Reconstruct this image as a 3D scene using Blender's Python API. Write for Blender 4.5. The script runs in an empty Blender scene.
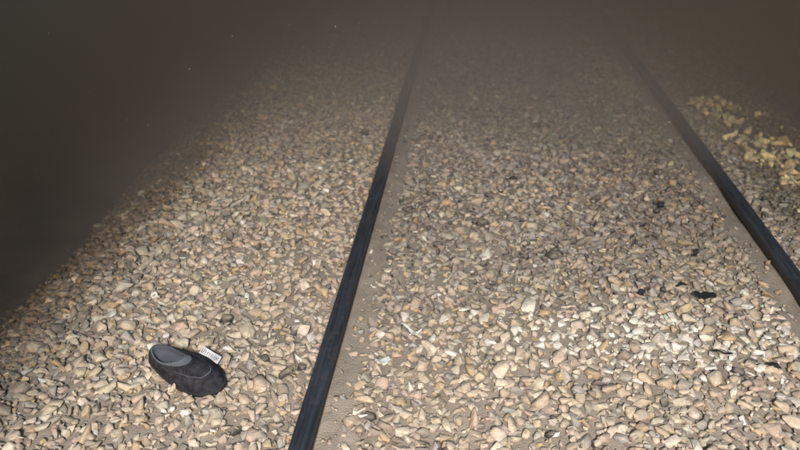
import bpy, bmesh, math, random
import numpy as np
from mathutils import Vector, Matrix, noise
random.seed(7); rng=np.random.default_rng(7)
S=bpy.context.scene
S.view_settings.view_transform='Standard'; S.view_settings.look='None'; S.view_settings.exposure=0

# ------------------------------------------------------------ helpers
def newmat(name):
    m=bpy.data.materials.new(name); m.use_nodes=True
    nt=m.node_tree; b=nt.nodes['Principled BSDF']; return m,nt,b
def N(nt,t,**k):
    n=nt.nodes.new(t)
    for a,v in k.items():
        if a in n.inputs: n.inputs[a].default_value=v
        else: setattr(n,a,v)
    return n
def mesh_obj(name,verts,faces,mat=None,smooth=False,parent=None):
    me=bpy.data.meshes.new(name); me.from_pydata([tuple(v) for v in verts],[],faces); me.update()
    o=bpy.data.objects.new(name,me); S.collection.objects.link(o)
    if mat: me.materials.append(mat)
    if smooth: me.polygons.foreach_set('use_smooth',[True]*len(me.polygons))
    if parent: o.parent=parent
    return o

# ------------------------------------------------------------ terrain profile
def smoothstep(a,b,x):
    t=np.clip((x-a)/(b-a),0,1); return t*t*(3-2*t)
LR,RR=-0.418,1.300
def n2(x,y,s,seed):
    r=np.random.default_rng(seed); z=0
    for i in range(7):
        a=r.uniform(0,6.28); f=s*r.uniform(.6,1.7); z=z+np.sin((x*np.cos(a)+y*np.sin(a))*f+r.uniform(0,6.28))
    return z/3.2
def height(x,y):
    x=np.asarray(x,float); y=np.asarray(y,float)
    ex=0.05*n2(y,y*0,3.0,5)+0.03*n2(x,y,9.,6)
    d=np.maximum(0,(-1.36+ex)-x)
    l=np.where(d<.2,d*d*1.75,.07+(d-.2)*.70)
    r=np.maximum(0,x-(1.95+ex))*0.55
    z=-np.minimum(l,0.62)-np.minimum(r,0.62)
    z=z+0.010*n2(x,y,5.,1)+0.006*n2(x,y,13.,2)
    return z
# ------------------------------------------------------------ materials
def stone_mat():
    m,nt,b=newmat('ballast_stone')
    at=N(nt,'ShaderNodeAttribute',attribute_name='scol')
    tc=N(nt,'ShaderNodeTexCoord')
    n1=N(nt,'ShaderNodeTexNoise',Scale=55.,Detail=6.,Roughness=.65)
    nt.links.new(tc.outputs['Object'],n1.inputs['Vector'])
    r1=N(nt,'ShaderNodeMapRange'); r1.inputs['From Min'].default_value=.3; r1.inputs['From Max'].default_value=.7
    r1.inputs['To Min'].default_value=.60; r1.inputs['To Max'].default_value=1.3
    nt.links.new(n1.outputs['Fac'],r1.inputs['Value'])
    mu=N(nt,'ShaderNodeVectorMath',operation='SCALE')
    nt.links.new(at.outputs['Color'],mu.inputs[0]); nt.links.new(r1.outputs[0],mu.inputs['Scale'])
    n3=N(nt,'ShaderNodeTexNoise',Scale=21.,Detail=4.)
    nt.links.new(tc.outputs['Object'],n3.inputs['Vector'])
    r3=N(nt,'ShaderNodeMapRange'); r3.inputs['From Min'].default_value=.55; r3.inputs['From Max'].default_value=.72
    r3.inputs['To Max'].default_value=.4
    nt.links.new(n3.outputs['Fac'],r3.inputs['Value'])
    mx=N(nt,'ShaderNodeMix',data_type='RGBA')
    nt.links.new(r3.outputs[0],mx.inputs[0])
    nt.links.new(mu.outputs[0],mx.inputs[6]); mx.inputs[7].default_value=(.42,.30,.18,1)
    ge=N(nt,'ShaderNodeNewGeometry'); sp=N(nt,'ShaderNodeSeparateXYZ'); nt.links.new(ge.outputs['Normal'],sp.inputs[0])
    n4=N(nt,'ShaderNodeTexNoise',Scale=3.,Detail=5.); nt.links.new(tc.outputs['Object'],n4.inputs['Vector'])
    r4=N(nt,'ShaderNodeMapRange'); r4.inputs['From Min'].default_value=.4; r4.inputs['From Max'].default_value=1.0; r4.inputs['To Max'].default_value=.95
    nt.links.new(sp.outputs['Z'],r4.inputs['Value'])
    mm=N(nt,'ShaderNodeMath',operation='MULTIPLY'); nt.links.new(r4.outputs[0],mm.inputs[0]); nt.links.new(n4.outputs['Fac'],mm.inputs[1])
    ds=N(nt,'ShaderNodeAttribute',attribute_name='sdust')
    mx2=N(nt,'ShaderNodeMix',data_type='RGBA')
    nt.links.new(ds.outputs['Color'],mx2.inputs[7])
    nt.links.new(mm.outputs[0],mx2.inputs[0]); nt.links.new(mx.outputs[2],mx2.inputs[6])
    nt.links.new(mx2.outputs[2],b.inputs['Base Color'])
    b.inputs['Roughness'].default_value=.75
    bp=N(nt,'ShaderNodeBump',Strength=.6,Distance=.005)
    n5=N(nt,'ShaderNodeTexNoise',Scale=110.,Detail=4.); nt.links.new(tc.outputs['Object'],n5.inputs['Vector'])
    nt.links.new(n5.outputs['Fac'],bp.inputs['Height']); nt.links.new(bp.outputs[0],b.inputs['Normal'])
    return m
def soil_mat(name,c1,c2,sc=14.):
    m,nt,b=newmat(name)
    tc=N(nt,'ShaderNodeTexCoord'); n1=N(nt,'ShaderNodeTexNoise',Scale=sc,Detail=9.,Roughness=.7)
    nt.links.new(tc.outputs['Object'],n1.inputs['Vector'])
    cr=N(nt,'ShaderNodeValToRGB'); cr.color_ramp.elements[0].position=.3; cr.color_ramp.elements[1].position=.7
    cr.color_ramp.elements[0].color=(*c1,1); cr.color_ramp.elements[1].color=(*c2,1)
    nt.links.new(n1.outputs['Fac'],cr.inputs[0]); nt.links.new(cr.outputs[0],b.inputs['Base Color'])
    v=N(nt,'ShaderNodeTexNoise',Scale=160.,Detail=4.); nt.links.new(tc.outputs['Object'],v.inputs['Vector'])
    bp=N(nt,'ShaderNodeBump',Strength=.7,Distance=.006); nt.links.new(v.outputs['Fac'],bp.inputs['Height'])
    nt.links.new(bp.outputs[0],b.inputs['Normal']); b.inputs['Roughness'].default_value=.95
    return m
M_stone=stone_mat()
M_bed=soil_mat('ballast_dust',(.23,.188,.15),(.40,.34,.28))
M_ground=soil_mat('dark_soil',(.09,.075,.065),(.2,.165,.14),3.)

# ------------------------------------------------------------ ground sheet + bed
g=mesh_obj('ground',[(-300,-300,-.60),(300,-300,-.60),(300,300,-.60),(-300,300,-.60)],[(0,1,2,3)],M_ground)
X=np.arange(-2.6,3.21,.035); Y=np.arange(-2,16,.06)
gx,gy=np.meshgrid(X,Y); gz=height(gx,gy)-.008
gz=gz+0.004*n2(gx,gy,40.,9)
gz=np.maximum(gz,-.68)
V=np.stack([gx,gy,gz],-1).reshape(-1,3); nx=len(X); ny=len(Y)
F=[(j*nx+i,j*nx+i+1,(j+1)*nx+i+1,(j+1)*nx+i) for j in range(ny-1) for i in range(nx-1)]
mesh_obj('track_bed',V,F,M_bed,True)

# ------------------------------------------------------------ stones
def hull_variant(npts,bev):
    bm=bmesh.new()
    pts=[]
    for i in range(npts):
        v=Vector((random.gauss(0,1),random.gauss(0,1),random.gauss(0,1))).normalized()
        q=random.uniform(.8,1.1)
        v=Vector([math.copysign(abs(c)**.75,c) for c in v])
        pts.append(bm.verts.new(v*q))
    r=bmesh.ops.convex_hull(bm,input=pts)
    bmesh.ops.delete(bm,geom=[e for e in r['geom_interior'] if isinstance(e,bmesh.types.BMVert)],context='VERTS')
    if bev:
        bmesh.ops.dissolve_limit(bm,angle_limit=.25,verts=bm.verts,edges=bm.edges)
        bmesh.ops.bevel(bm,geom=bm.edges[:],offset=.09,segments=1,affect='EDGES',clamp_overlap=True)
    bmesh.ops.triangulate(bm,faces=bm.faces)
    bmesh.ops.recalc_face_normals(bm,faces=bm.faces)
    bm.verts.ensure_lookup_table(); bm.verts.index_update()
    v=np.array([x.co[:] for x in bm.verts]); f=np.array([[a.index for a in p.verts] for p in bm.faces])
    bm.free(); return v,f
NEAR=[hull_variant(random.randint(9,14),True) for _ in range(40)]
FAR=[hull_variant(11,False) for _ in range(14)]
def rotmats(n,tilt):
    az=rng.uniform(0,2*np.pi,n); ax=rng.normal(0,tilt,n); ay=rng.normal(0,tilt,n)
    c,s=np.cos,np.sin; O=np.zeros(n); I=np.ones(n)
    Rz=np.stack([c(az),-s(az),O,s(az),c(az),O,O,O,I],-1).reshape(n,3,3)
    Rx=np.stack([I,O,O,O,c(ax),-s(ax),O,s(ax),c(ax)],-1).reshape(n,3,3)
    Ry=np.stack([c(ay),O,s(ay),O,I,O,-s(ay),O,c(ay)],-1).reshape(n,3,3)
    return Rx@Ry@Rz
def jgrid(x0,x1,y0,y1,s):
    a,b=np.meshgrid(np.arange(x0,x1,s),np.arange(y0,y1,s)); a=a.ravel();b=b.ravel()
    return a+rng.uniform(-.5,.5,a.size)*s, b+rng.uniform(-.5,.5,b.size)*s
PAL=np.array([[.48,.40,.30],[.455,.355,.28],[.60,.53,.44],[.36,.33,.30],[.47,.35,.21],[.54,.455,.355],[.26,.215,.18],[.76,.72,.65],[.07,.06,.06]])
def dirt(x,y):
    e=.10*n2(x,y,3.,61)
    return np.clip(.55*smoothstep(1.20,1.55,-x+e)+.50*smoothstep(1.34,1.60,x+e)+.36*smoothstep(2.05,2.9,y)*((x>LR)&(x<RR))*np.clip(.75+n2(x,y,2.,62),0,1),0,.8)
def colours(x,y):
    n=x.size
    w=np.tile(np.array([.22,.17,.10,.11,.10,.17,.09,.02,.018]),(n,1))
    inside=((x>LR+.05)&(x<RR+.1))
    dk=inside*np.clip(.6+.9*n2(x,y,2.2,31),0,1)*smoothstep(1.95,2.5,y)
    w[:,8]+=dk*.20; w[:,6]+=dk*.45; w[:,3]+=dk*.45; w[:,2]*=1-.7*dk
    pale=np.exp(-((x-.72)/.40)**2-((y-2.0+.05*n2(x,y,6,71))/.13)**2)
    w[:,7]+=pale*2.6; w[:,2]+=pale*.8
    w/=w.sum(1,keepdims=True)
    k=(w.cumsum(1)<rng.random((n,1))).sum(1); k=np.clip(k,0,8)
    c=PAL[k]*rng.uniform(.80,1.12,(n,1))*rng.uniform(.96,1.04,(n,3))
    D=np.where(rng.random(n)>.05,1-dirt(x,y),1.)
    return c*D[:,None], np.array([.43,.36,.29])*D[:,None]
parts_v=[];parts_f=[];parts_c=[];parts_d=[];off=0
SW=.115
def add_batch(variants,x,y,size,zl,tilt,flat=(.42,.75),col=None):
    global off
    n=x.size
    keep=(np.abs(x-LR)>.042)&(np.abs(x-RR)>.042)
    strip=((x>LR)&(x<LR+SW))|((x<RR)&(x>RR-SW))
    keep&=~(strip&(rng.random(n)<.68))
    x=x[keep];y=y[keep];size=size[keep];zl=zl[keep];n=x.size
    strip=((x>LR)&(x<LR+SW))|((x<RR)&(x>RR-SW))
    size=np.where(strip,size*.6,size)
    near=np.minimum(np.abs(x-LR),np.abs(x-RR)); size=np.where(near<.09,np.minimum(size,.02),size)
    sc=np.stack([size*rng.uniform(.8,1.3,n),size*rng.uniform(.55,.95,n),size*rng.uniform(*flat,n)],-1)
    R=rotmats(n,tilt)
    z=height(x,y)+zl+sc[:,2]*.25
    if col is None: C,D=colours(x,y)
    else: C=np.array(col)*rng.uniform(.45,1.12,(n,1))*rng.uniform(.92,1.08,(n,3)); D=C*.85
    k=rng.integers(0,len(variants),n)
    for vi,(v,f) in enumerate(variants):
        idx=np.where(k==vi)[0]
        if idx.size==0: continue
        P=v[None]*sc[idx][:,None,:]
        P=np.einsum('nij,nkj->nki',R[idx],P)
        P[...,0]+=x[idx][:,None];P[...,1]+=y[idx][:,None];P[...,2]+=z[idx][:,None]
        m=len(v)
        Fv=f[None]+(np.arange(idx.size)*m)[:,None,None]+off
        parts_v.append(P.reshape(-1,3)); parts_f.append(Fv.reshape(-1,3)); parts_c.append(np.repeat(C[idx],m,0)); parts_d.append(np.repeat(D[idx],m,0))
        off+=idx.size*m
def lay(variants,x0,x1,y0,y1,s,smin,smax,z0,z1,tilt):
    x,y=jgrid(x0,x1,y0,y1,s); n=x.size
    add_batch(variants,x,y,smin+(smax-smin)*rng.random(n)**1.6,rng.uniform(z0,z1,n),tilt)
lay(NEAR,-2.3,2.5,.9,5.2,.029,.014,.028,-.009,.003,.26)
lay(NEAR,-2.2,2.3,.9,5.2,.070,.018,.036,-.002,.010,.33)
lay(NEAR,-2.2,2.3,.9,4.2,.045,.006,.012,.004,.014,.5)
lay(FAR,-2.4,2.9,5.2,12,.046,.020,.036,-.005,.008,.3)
lay(FAR,-2.4,2.9,-1.5,.9,.046,.020,.036,-.005,.008,.3)
# ochre-yellow lumps of limestone along the right shoulder, in clumps
x,y=jgrid(1.42,2.1,2.9,4.7,.034)
line=1.72-.10*(y-3.3)
k=(.8*n2(x,y,9.,44)+.6*n2(x,y,20.,45)-np.abs(x-line)*5.0+.9*(rng.random(x.size)-.5)>-.50)&(rng.random(x.size)<.85); x=x[k];y=y[k]
add_batch(NEAR,x,y,rng.uniform(.012,.044,x.size),rng.uniform(.008,.030,x.size),.6,col=(.88,.76,.46))
VV=np.concatenate(parts_v);FF=np.concatenate(parts_f);CC=np.concatenate(parts_c);DD=np.concatenate(parts_d)
me=bpy.data.meshes.new('ballast_gravel')
me.vertices.add(len(VV)); me.vertices.foreach_set('co',VV.astype(np.float32).ravel())
me.loops.add(FF.size); me.loops.foreach_set('vertex_index',FF.astype(np.int32).ravel())
me.polygons.add(len(FF)); me.polygons.foreach_set('loop_start',np.arange(0,FF.size,3,dtype=np.int32))
me.update(calc_edges=True)
me.polygons.foreach_set('use_smooth',np.ones(len(FF),dtype=bool))
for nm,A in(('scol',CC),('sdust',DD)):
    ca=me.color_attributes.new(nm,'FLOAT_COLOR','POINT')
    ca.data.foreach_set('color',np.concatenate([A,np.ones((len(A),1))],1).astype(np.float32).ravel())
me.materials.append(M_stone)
bo=bpy.data.objects.new('ballast_gravel',me); S.collection.objects.link(bo)

# ------------------------------------------------------------ rails
m_rail,nt,b=newmat('rail_steel')
tc=N(nt,'ShaderNodeTexCoord'); mp=N(nt,'ShaderNodeMapping'); mp.inputs['Scale'].default_value=(30,1.5,30)
nt.links.new(tc.outputs['Object'],mp.inputs[0]); n1=N(nt,'ShaderNodeTexNoise',Scale=3.,Detail=6.); nt.links.new(mp.outputs[0],n1.inputs['Vector'])
cr=N(nt,'ShaderNodeValToRGB'); cr.color_ramp.elements[0].position=.35; cr.color_ramp.elements[1].position=.75
cr.color_ramp.elements[0].color=(.018,.023,.031,1); cr.color_ramp.elements[1].color=(.055,.066,.087,1)
nt.links.new(n1.outputs['Fac'],cr.inputs[0])
nd=N(nt,'ShaderNodeTexNoise',Scale=25.,Detail=8.,Roughness=.75); nt.links.new(tc.outputs['Object'],nd.inputs['Vector'])
rd=N(nt,'ShaderNodeMapRange'); rd.inputs['From Min'].default_value=.54; rd.inputs['From Max'].default_value=.75; rd.inputs['To Max'].default_value=.5
nt.links.new(nd.outputs['Fac'],rd.inputs['Value'])
mx=N(nt,'ShaderNodeMix',data_type='RGBA'); mx.inputs[7].default_value=(.14,.12,.11,1)
nt.links.new(rd.outputs[0],mx.inputs[0]); nt.links.new(cr.outputs[0],mx.inputs[6])
nt.links.new(mx.outputs[2],b.inputs['Base Color'])
b.inputs['Roughness'].default_value=.5; b.inputs['Metallic'].default_value=.2
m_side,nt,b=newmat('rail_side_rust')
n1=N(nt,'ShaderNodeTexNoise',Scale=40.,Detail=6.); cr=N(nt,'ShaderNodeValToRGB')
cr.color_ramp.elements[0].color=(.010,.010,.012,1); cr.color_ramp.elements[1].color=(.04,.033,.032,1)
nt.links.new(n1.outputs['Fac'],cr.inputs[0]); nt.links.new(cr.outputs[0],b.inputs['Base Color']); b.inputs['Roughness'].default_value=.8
HZ=.055
half=[(.020,0),(.027,-.003),(.031,-.012),(.031,-.036),(.026,-.045),(.010,-.056),(.009,-.125),(.016,-.14),(.068,-.152),(.068,-.162)]
prof=[(x,z) for x,z in half]+[(-x,z) for x,z in reversed(half)]
def rail(name,xc):
    ys=list(np.arange(-3,12,.25))+list(np.arange(12,90,6.))
    v=[];f=[];k=len(prof)
    for y in ys:
        for (x,z) in prof: v.append((xc+x,y,HZ+z))
    for j in range(len(ys)-1):
        for i in range(k):
            a=j*k+i;b2=j*k+(i+1)%k; f.append((a,a+k,b2+k,b2))
    f.append(tuple(range(k))); f.append(tuple(range((len(ys)-1)*k+k-1,(len(ys)-1)*k-1,-1)))
    o=mesh_obj(name,v,f,m_rail); o.data.materials.append(m_side)
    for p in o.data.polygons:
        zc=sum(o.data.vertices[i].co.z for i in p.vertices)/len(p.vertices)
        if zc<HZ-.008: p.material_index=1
    bm=bmesh.new();bm.from_mesh(o.data);bmesh.ops.recalc_face_normals(bm,faces=bm.faces);bm.to_mesh(o.data);bm.free()
    return o
rail('rail',LR); rail('rail',RR)

# ------------------------------------------------------------ shoe
m_up,nt,b=newmat('shoe_fabric'); tc=N(nt,'ShaderNodeTexCoord')
n1=N(nt,'ShaderNodeTexNoise',Scale=60.,Detail=5.); nt.links.new(tc.outputs['Object'],n1.inputs['Vector'])
cr=N(nt,'ShaderNodeValToRGB'); cr.color_ramp.elements[0].color=(.014,.015,.021,1); cr.color_ramp.elements[1].color=(.042,.043,.053,1)
cr.color_ramp.elements[0].position=.35; cr.color_ramp.elements[1].position=.7
nt.links.new(n1.outputs['Fac'],cr.inputs[0]); nt.links.new(cr.outputs[0],b.inputs['Base Color'])
wv=N(nt,'ShaderNodeTexNoise',Scale=600.,Detail=2.); nt.links.new(tc.outputs['Object'],wv.inputs['Vector'])
w2=N(nt,'ShaderNodeTexNoise',Scale=45.,Detail=3.); nt.links.new(tc.outputs['Object'],w2.inputs['Vector'])
bp=N(nt,'ShaderNodeBump',Strength=.5,Distance=.001); nt.links.new(wv.outputs['Fac'],bp.inputs['Height'])
bp2=N(nt,'ShaderNodeBump',Strength=.35,Distance=.005); nt.links.new(w2.outputs['Fac'],bp2.inputs['Height']); nt.links.new(bp.outputs[0],bp2.inputs['Normal'])
nt.links.new(bp2.outputs[0],b.inputs['Normal'])
b.inputs['Roughness'].default_value=.95; b.inputs['Specular IOR Level'].default_value=.15
m_sole,nt,b=newmat('shoe_rubber'); b.inputs['Base Color'].default_value=(.017,.017,.020,1); b.inputs['Roughness'].default_value=.8
m_lin,nt,b=newmat('shoe_lining'); b.inputs['Base Color'].default_value=(.07,.078,.10,1); b.inputs['Roughness'].default_value=.9
m_trim,nt,b=newmat('shoe_trim'); b.inputs['Base Color'].default_value=(.085,.095,.12,1); b.inputs['Roughness'].default_value=.9
L=.282
shoe=bpy.data.objects.new('shoe',None); S.collection.objects.link(shoe)
def outline(phi):
    c,s=math.cos(phi),math.sin(phi)
    cc=math.copysign(abs(c)**.88,c)
    x=(cc*.5+.5)*L
    t=x/L
    w=.037+.017*math.sin(min(1,max(0,(t-.12)/.95))*math.pi)**1.0 + (.004 if s>0 else .007)*math.exp(-((t-.72)/.22)**2) - .004*math.exp(-((t-.42)/.12)**2)*(1 if s>0 else 0)
    y=math.copysign(abs(s)**.66,s)*w
    return x, y-.010*float(smoothstep(.5,1.,t))
CX=.080
def collar(phi):
    c,s=math.cos(phi),math.sin(phi)
    x=CX+(.066 if c>0 else .064)*c
    y=.0255*math.copysign(abs(s)**.85,s)*(1+.12*math.sin(3*phi+1))
    t=(c+1)/2
    z=.064-.016*math.sin(math.pi*t)**1.2+.006*t
    return x,y,z
NP=72
rings=[]
def ring(fn): rings.append([fn(2*math.pi*i/NP) for i in range(NP)])
def lift(x): return .008*max(0,(x/L-.72)/.28)**2
def sc_out(phi,k,z):
    x,y=outline(phi); cx=L*.5
    return (cx+(x-cx)*k,y*k,z+lift(x))
ring(lambda p:sc_out(p,.55,.001)); ring(lambda p:sc_out(p,.97,.0)); ring(lambda p:sc_out(p,1.02,.003)); ring(lambda p:sc_out(p,1.03,.015)); ring(lambda p:sc_out(p,1.015,.018)); ring(lambda p:sc_out(p,.985,.0175))
ns=len(rings)-1
def upper(p,u):
    x0,y0=outline(p); x1,y1,z1=collar(p)
    toe=max(0,math.cos(p))
    a=1-math.cos(u*math.pi/2)
    e=math.sin(u*math.pi/2)
    z0=.0175+lift(x0)
    x=x0*.985+.002+(x1-x0)*a; y=y0*.985+(y1-y0*.985)*a
    z=z0+(z1-z0)*(e*(1-.35*toe)+u*.35*toe)
    z+=.0022*math.sin(x*170+y*60)*toe*math.sin(u*math.pi)
    z-=.006*math.exp(-((x-.185)/.03)**2-((y-.005)/.03)**2)
    return (x,y,z)
for u in [.08,.17,.27,.37,.47,.57,.67,.76,.84,.90,.95,1.0]: ring(lambda p:upper(p,u))
nu=len(rings)-1
def inner(p,k,z):
    x,y,z1=collar(p); return (CX+(x-CX)*k,y*k,z1+z)
ring(lambda p:inner(p,.97,.002)); ring(lambda p:inner(p,.92,.001)); nt_=len(rings)-1
ring(lambda p:inner(p,.90,-.010)); ring(lambda p:(CX+(collar(p)[0]-CX)*.9,collar(p)[1]*.95,.030)); ring(lambda p:(CX+(collar(p)[0]-CX)*.6,collar(p)[1]*.6,.026)); ring(lambda p:(CX+(collar(p)[0]-CX)*.05,collar(p)[1]*.05,.025))
def body(name,r0,r1,mat):
    v=[q for r in rings[r0:r1+1] for q in r]; f=[]
    for j in range(r1-r0):
        for i in range(NP):
            a=j*NP+i; b_=j*NP+(i+1)%NP; f.append((a,b_,b_+NP,a+NP))
    return mesh_obj(name,v,f,mat,True,shoe)
body('sole',0,ns,m_sole); body('upper',ns,nu,m_up); body('collar_trim',nu-2,nt_,m_trim); body('lining',nt_,len(rings)-1,m_lin)
for v in bpy.data.objects['collar_trim'].data.vertices: v.co.z+=.0008
def ribbon(name,pts,w,mat):
    v=[];f=[]
    for i,(p,u) in enumerate(pts):
        q=Vector(upper(p,u)); q2=Vector(upper(p,min(1,u+w)))
        for a in (q,q2): v.append((a.x,a.y,a.z+.0014))
    for i in range(len(pts)-1): f.append((2*i,2*i+2,2*i+3,2*i+1))
    return mesh_obj(name,v,f,mat,True,shoe)
ribbon('vamp_seam',[(-1.25+2.5*i/40,.50+.25*abs(-1+2*i/40)**2) for i in range(41)],.02,m_trim)
ribbon('gusset_left',[(1.15+.55*i/12,.62) for i in range(13)],.30,m_sole)
ribbon('gusset_right',[(-1.15-.55*i/12,.62) for i in range(13)],.30,m_sole)
ribbon('heel_counter',[(2.6+1.08*i/16,.15) for i in range(17)],.7,m_up)
shoe.location=(-.993,1.735,.020); shoe.rotation_euler=(math.radians(10),math.radians(2),math.radians(-20)); shoe.scale=(1.05,1.17,1.05)

# ------------------------------------------------------------ paper label beside the shoe
m_pap,nt,b=newmat('label_paper'); b.inputs['Base Color'].default_value=(.55,.55,.57,1); b.inputs['Roughness'].default_value=.7
m_ink,nt,b=newmat('label_ink'); b.inputs['Base Color'].default_value=(.04,.04,.05,1)
lab=bpy.data.objects.new('paper_label',None); S.collection.objects.link(lab)
v=[];f=[]
for i in range(13):
    x=-.042+.084*i/12; z=.003*math.sin(i*.7)
    v+= [(x,-.013,z),(x,.013,z+.002)]
for i in range(12): f.append((2*i,2*i+2,2*i+3,2*i+1))
mesh_obj('paper',v,f,m_pap,True,lab)
v=[];f=[];x=-.034
while x<.034:
    w=random.choice([.003,.004,.005]); hgt=random.uniform(.006,.008)
    z=.003*math.sin((x+.042)/.084*12*.7)+.003
    kk=len(v)
    v+=[(x,-hgt,z),(x+.0016,-hgt,z),(x+.0016,hgt*.8,z+.001),(x,hgt*.8,z+.001)]; f.append((kk,kk+1,kk+2,kk+3))
    if random.random()<.7:
        kk=len(v); yy=random.choice([-hgt,0,hgt*.6])
        v+=[(x,yy,z+.0006),(x+w,yy,z+.0006),(x+w,yy+.002,z+.0006),(x,yy+.002,z+.0006)]; f.append((kk,kk+1,kk+2,kk+3))
    x+=w+.0025
mesh_obj('lettering',v,f,m_ink,False,lab)
lab.location=(-.798,1.744,.046); lab.rotation_euler=(math.radians(32),math.radians(8),math.radians(-26))

# ------------------------------------------------------------ scraps
m_blk,nt,b=newmat('black_plastic'); b.inputs['Base Color'].default_value=(.02,.02,.024,1); b.inputs['Roughness'].default_value=.6
m_wht,nt,b=newmat('white_scrap'); b.inputs['Base Color'].default_value=(.65,.66,.64,1); b.inputs['Roughness'].default_value=.8
def scrap(name,x,y,l,w,rot,mat,seed):
    r=random.Random(seed); n=14; m=5
    v=[];f=[]
    ph=[r.uniform(0,6.28) for _ in range(3)]
    for i in range(n):
        t=i/(n-1)
        ww=w*(.35+.65*math.sin(math.pi*min(1,max(0,t*.9+.05))))*(1+.25*math.sin(t*17+ph[0]))
        for j in range(m):
            s=j/(m-1)-.5
            v.append(((t-.5)*l,s*ww+.1*l*math.sin(t*3+ph[1])*.4,.005*math.sin(t*6+ph[2])+.3*w*s*s))
    for i in range(n-1):
        for j in range(m-1): a=i*m+j; f.append((a,a+m,a+m+1,a+1))
    o=mesh_obj(name,v,f,mat,True)
    o.modifiers.new('s','SOLIDIFY').thickness=.0015
    o.location=(x,y,float(height(x,y))+.026); o.rotation_euler=(r.uniform(-.2,.2),r.uniform(-.15,.15),rot)
for i,(x,y,l,w,rt) in enumerate([(.925,2.29,.08,.055,-.3),(.86,2.36,.05,.02,.2),(.89,1.95,.07,.014,.1),(.684,2.27,.04,.025,.8),(.935,3.05,.05,.03,1.3),
      (1.04,1.90,.04,.02,-.6),(.98,2.62,.05,.02,1.),(.25,3.3,.05,.03,.1)]):
    scrap('plastic_scrap',x,y,l,w,rt,m_blk,i)
scrap('paper_scrap',-.165,1.98,.08,.012,-.7,m_wht,40); scrap('paper_scrap',-.14,1.96,.06,.008,.9,m_wht,41)
scrap('paper_scrap',-.235,1.80,.05,.035,.5,m_wht,42)

# ------------------------------------------------------------ night haze with drifting dust
m_h=bpy.data.materials.new('haze'); m_h.use_nodes=True; nt=m_h.node_tree; nt.nodes.clear()
o=nt.nodes.new('ShaderNodeOutputMaterial'); vs=nt.nodes.new('ShaderNodeVolumeScatter')
vs.inputs['Color'].default_value=(.72,.67,.685,1); vs.inputs['Density'].default_value=.47; vs.inputs['Anisotropy'].default_value=0
va=nt.nodes.new('ShaderNodeVolumeAbsorption'); va.inputs['Color'].default_value=(.5,.46,.45,1); va.inputs['Density'].default_value=.14
ad=nt.nodes.new('ShaderNodeAddShader'); nt.links.new(vs.outputs[0],ad.inputs[0]); nt.links.new(va.outputs[0],ad.inputs[1])
nt.links.new(ad.outputs[0],o.inputs['Volume'])
plan=[(-14,1.2),(-2.6,1.2),(-2.2,3.0),(2.4,3.3),(4,1.8),(14,1.8),(14,30),(-14,30)]
k=len(plan); bx=[(x,y,-.59) for x,y in plan]+[(x,y,2.6) for x,y in plan]
mesh_obj('haze',bx,[tuple(range(k-1,-1,-1)),tuple(range(k,2*k))]+[(i,(i+1)%k,(i+1)%k+k,i+k) for i in range(k)],m_h)
m_d,nt,b=newmat('dust'); b.inputs['Base Color'].default_value=(.6,.56,.52,1)
v=[];f=[]
for i in range(700):
    c=Vector((random.uniform(-3.2,3.2),random.uniform(2.4,5.5),random.uniform(.1,1.5))); r=random.uniform(.0008,.0026)
    kk=len(v); v+=[c+Vector(d)*r for d in((1,0,0),(-1,0,0),(0,1,0),(0,-1,0),(0,0,1),(0,0,-1))]
    f+=[(kk+a,kk+b_,kk+c_) for a,b_,c_ in((0,2,4),(2,1,4),(1,3,4),(3,0,4),(2,0,5),(1,2,5),(3,1,5),(0,3,5))]
mesh_obj('dust_motes',v,f,m_d)

# ------------------------------------------------------------ light
w=bpy.data.worlds.new('World'); S.world=w; w.use_nodes=True; nt=w.node_tree
sky=nt.nodes.new('ShaderNodeTexSky'); sky.sky_type='NISHITA'; sky.sun_disc=False
sky.sun_elevation=math.radians(3); sky.sun_rotation=math.radians(200)
nt.links.new(sky.outputs[0],nt.nodes['Background'].inputs[0]); nt.nodes['Background'].inputs[1].default_value=.27
sl=bpy.data.lights.new('sun','SUN'); sl.energy=.02; sl.angle=math.radians(10); sl.color=(.8,.85,1)
so=bpy.data.objects.new('sun',sl); S.collection.objects.link(so); so.rotation_euler=(math.radians(60),0,math.radians(20))
ld=bpy.data.lights.new('headlamp','SPOT'); ld.energy=1180; ld.spot_size=math.radians(56); ld.spot_blend=.65; ld.shadow_soft_size=.22; ld.color=(1.,.945,.89)
lo=bpy.data.objects.new('headlamp',ld); S.collection.objects.link(lo); lo.location=(.15,-1.6,2.7)
lo.rotation_euler=(Vector((.12,1.15,0))-lo.location).to_track_quat('-Z','Y').to_euler()

# ------------------------------------------------------------ camera
cam=bpy.data.cameras.new('camera'); co=bpy.data.objects.new('camera',cam); S.collection.objects.link(co)
cam.sensor_width=36; cam.lens=36*700/800; cam.clip_end=1000; cam.clip_start=.05
p=math.atan(.543); co.location=(0,0,HZ+1.462); co.rotation_euler=(math.pi/2-p,0,math.radians(5.67))
cam.dof.use_dof=True; cam.dof.focus_distance=2.2; cam.dof.aperture_fstop=2.8
S.camera=co
